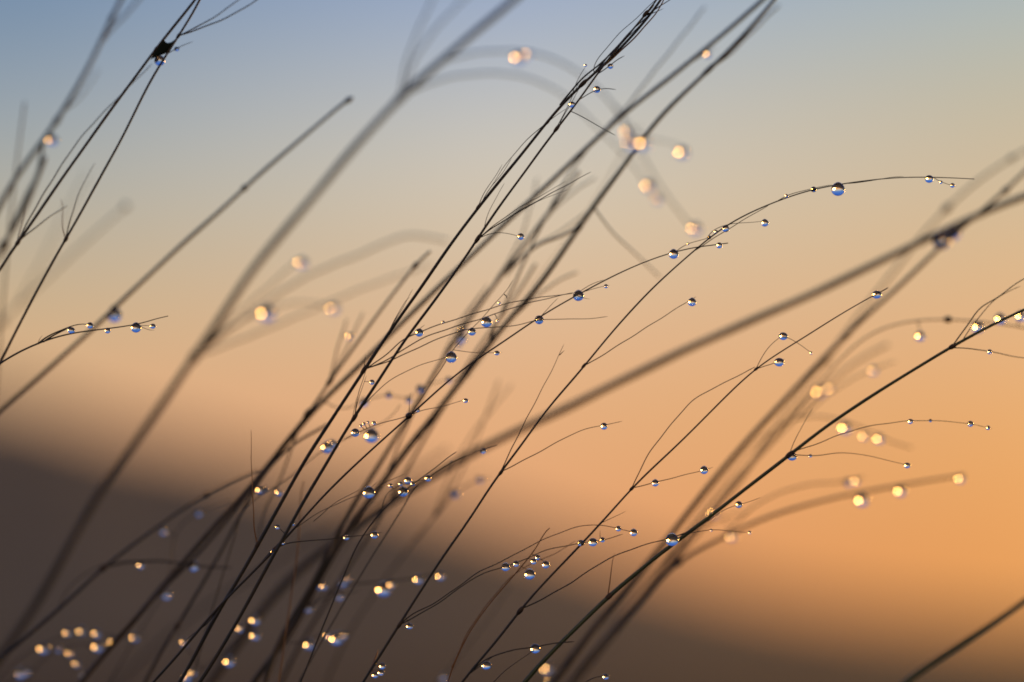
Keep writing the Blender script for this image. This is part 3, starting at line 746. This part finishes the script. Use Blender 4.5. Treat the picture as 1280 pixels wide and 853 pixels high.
# golden spots in front of / behind the long stem
stem('ZA', 'faint far grass twig crossing low behind the long green stem', 2.0, 1.5, 14.5, 15, [(600, 905), (660, 860), (700, 830), (790, 740), (880, 655), (930, 640)], 'p', ph='the faint twig behind the green stem')
dr('ZA', (680, 832, 6.0), (686, 850, 4.8), (911, 668, 4.6), (889, 640, 4.2), look='glow')
# ---- lower left
stem('AA', 'olive blurred grass stem curving up at the left with a side twig', 5.0, 2.4, 6, 7,
     [(-25, 850), (0, 824), (40, 790), (85, 752), (128, 709), (175, 676), (222, 640), (258, 617), (285, 603), (325, 586)], 's', ph='the olive blurred stem at lower left', nodes=[(127, 709, 4.6, 1.8), (258, 618, 3.8, 1.8)])
br('AA', [(128, 709), (150, 704), (175, 702), (220, 703), (250, 708), (290, 710)], 3.2, 1.8, -1, key='AA1', ph='the level side twig at lower left')
dr('AA1', (242, 708, 6.4, 'hang')); dr('AA1', (173, 705, 3.4), look='glow')
br('AA', [(70, 766), (90, 730), (130, 706)], 1.6, 1.4, 3)
stem('AB', 'dim far grass twig with bluish blurred drops at left', 1.6, 1.2, 11, 11, [(150, 830), (190, 765), (208, 742), (222, 700), (205, 665), (250, 640), (290, 625)], 's', ph='the dim far twig at lower left')
dr('AB', (208, 743, 6.0, 'bead'), (204, 664, 4.6, 'bead'), (248, 641, 4.4, 'bead'))
stem('AC', 'faint far grass twig arching through the golden cluster at bottom left', 1.5, 1.0, 11, 11, [(-10, 860), (30, 815), (60, 798), (84, 788), (120, 790), (150, 797), (182, 796)], 's', ph='the upper arc of the bottom left cluster')
dr('AC', (82, 789, 4.0), (99, 787, 4.4), (118, 790, 4.0), (138, 800, 3.4), (165, 795, 4.4), look='glow')
stem('AD', 'faint far grass twig low in the golden cluster at bottom left', 1.5, 1.0, 11, 11, [(20, 900), (36, 840), (52, 812), (75, 806), (100, 806), (124, 804)], 's', ph='the middle arc of the bottom left cluster')
dr('AD', (118, 806, 5.2), (50, 808, 5.6), look='glow'); dr('AD', (73, 811, 4.2, 'bead'))
stem('AE', 'faint far short grass twig falling through the golden cluster at bottom left', 1.4, 1.0, 10.5, 10.5, [(118, 900), (108, 850), (99, 836), (94, 826), (87, 815), (76, 804)], 's', ph='the falling row of the bottom left cluster')
dr('AE', (85, 815, 3.6), (93, 828, 3.6), (101, 841, 3.4), look='glow')
stem('AF', 'faint far grass twig in the bottom left corner', 1.4, 1.0, 11, 11, [(-10, 880), (10, 850), (21, 839), (40, 834)], 's', ph='the bottom left corner twig')
dr('AF', (21, 839, 5.6), (31, 838, 3.2), look='glow')
stem('AG', 'faint far grass twig carrying gold spots beside the sharp pair foot', 1.4, 1.0, 9, 9, [(225, 900), (232, 843), (258, 830), (284, 822), (300, 790), (316, 772), (330, 760)], 's', ph='the twig of gold spots beside the pair foot')
dr('AG', (315, 773, 4.8), (315, 792, 4.8), (282, 824, 5.6), (230, 843, 5.2), (239, 839, 3.0), (227, 801, 4.0), (297, 784, 3.4), look='glow')
# ---- low centre: bluish and golden blurred drops
stem('AH', 'dim blurred grass stem at low centre holding a level twig of gold spots', 2.6, 1.6, 9, 8.5, [(320, 900), (352, 800), (380, 760), (395, 742), (428, 726), (455, 730), (480, 730), (519, 722), (552, 716)], 's', ph='the level twig of gold spots at low centre')
dr('AH', (547, 718, 4.4), (519, 722, 4.6), (486, 729, 2.8), (473, 733, 7.6), (431, 722, 3.0), look='glow')
dr('AH', (428, 728, 6.2, 'bead'))
br('AH', [(380, 762), (400, 750), (424, 744), (450, 738)], 1.4, 1.0, 0, key='AI', ph='the lower fork at low centre')
dr('AI', (424, 745, 5.4, 'bead')); dr('AI', (383, 759, 3.2), look='glow')
br('AH', [(372, 772), (378, 762), (388, 742), (402, 730)], 1.4, 1.0, -1, key='AJ', ph='the steep fork at low centre')
dr('AJ', (378, 761, 6.2, 'bead'), (398, 733, 4.2, 'bead')); dr('AJ', (402, 731, 2.6), look='glow')
br('AH', [(352, 800), (368, 804), (384, 800), (405, 792), (435, 790)], 1.5, 1.0, 0, key='AK', ph='the short low fork with the bright pair')
dr('AK', (415, 795, 6.8), (382, 803, 5.6), (407, 792, 2.8), (427, 793, 3.0), look='glow')
stem('AL', 'faint far grass twig behind the golden dry twig at bottom centre', 1.5, 1.2, 13, 13, [(500, 905), (540, 860), (556, 842), (600, 790), (640, 730)], 's', ph='the far twig at bottom centre')
dr('AL', (551, 845, 4.0), look='glow')
br('U', [(462, 840), (466, 830), (470, 822), (473, 812)], 3.2, 1.2, 1.5, m='d', key='UA', ph='the brown sheath low on the arching stem', lab='ragged brown sheath')
dr('UA', (475, 831, 3.0), (473, 839, 3.0), (466, 842, 2.4), look='glow')
# blurred gold and blue spots at the centre left
stem('AM', 'soft blurred grass twig with glittering drops left of the sharp pair', 1.6, 1.0, 6, 6, [(290, 680), (320, 612), (350, 612), (385, 575), (402, 556), (440, 545), (470, 536), (490, 520), (500, 506)], 's', ph='the glittering soft twig left of the pair')
dr('AM', (322, 610, 4.8), (346, 614, 3.4), (404, 556, 6.4), (412, 551, 3.4), (458, 541, 7.6), look='glow')
dr('AM', (418, 556, 4.4, 'bead'), (331, 611, 4.4, 'bead'))
br('Q', [(398, 500), (425, 512), (455, 502), (486, 493), (511, 499), (525, 486), (561, 475), (590, 470)], 1.5, 1.0, 1, key='AN', ph='the faint twig above the centre joint')
dr('AN', (455, 503, 5.6, 'bead'), (486, 494, 4.0, 'bead'), (511, 500, 4.0, 'bead'), (525, 486, 5.0, 'bead'), (561, 475, 4.0, 'bead'))
stem('AO', 'pale dead grass twig in front of the sharp pair near the lower joint', 1.8, 1.4, 5, 6, [(365, 740), (372, 690), (375, 655), (374, 630), (380, 600)], 'd')
br('P8', [(520, 672), (548, 640), (568, 616), (590, 602), (612, 596)], 2.0, 1.4, -2, key='AP', ph='the faint twig under the broad stem')
dr('AP', (569, 616, 5.6, 'bead'), (600, 599, 4.4, 'bead'))
# far golden cluster top centre on the two arching bands
stem('AQ', 'hair-thin near grass stem rising along the lower long blurred stem to a golden trio', 1.5, 1.2, -12.5, -13, [(395, 740), (480, 600), (560, 498), (640, 396), (723, 284), (770, 210), (781, 184), (790, 168), (800, 158)], 'p', ph='the golden trio at top right of centre')
dr('AQ', (783, 176, 6.8), (779, 163, 4.6), (799, 177, 6.6), look='glow')
br('N', [(858, 82), (872, 72), (884, 66), (894, 58)], 1.6, 1.2, 2, key='AR', ph='the spur of the upper long blurred stem')
dr('AR', (882, 67, 3.4), look='glow')
# an opaque black-green scrap wedged between the crossing stems at top left, a drop hanging under it
def scrap():
    pts = [(204, 50), (209, 54), (214, 53), (221, 48), (217, 57), (211, 65), (205, 68), (199, 70), (194, 72), (188, 75), (193, 66), (198, 58)]
    b = 2.2; s = PX * dist(b) / F0; n = len(pts)
    cx, cy = 204, 62; vs, fs = [], []
    for f, z in ((.3, 1.7), (.75, 1.4), (.96, .6), (1, 0), (.96, -.6), (.75, -1.4), (.3, -1.7)):
        for x, y in pts: vs.append(P(cx + (x - cx) * f, cy + (y - cy) * f, b) - FWD * z * s)
    for i in range(6):
        for k in range(n):
            a, e = i * n + k, i * n + (k + 1) % n
            fs.append((a, a + n, e + n, e))
    fs.append(tuple(range(n))); fs.append(tuple(reversed([6 * n + k for k in range(n)])))
    o = link('dark_scrap', vs, fs, M_SCRAP, True, None, tuple(P(cx, cy, b)))
    o['label'] = 'dark scrap wedged between the two crossing stems at top left'; o['category'] = 'leaf scrap'
scrap()
dr('A', (199.5, 76, 6.6, 'bead'))
label_drops()
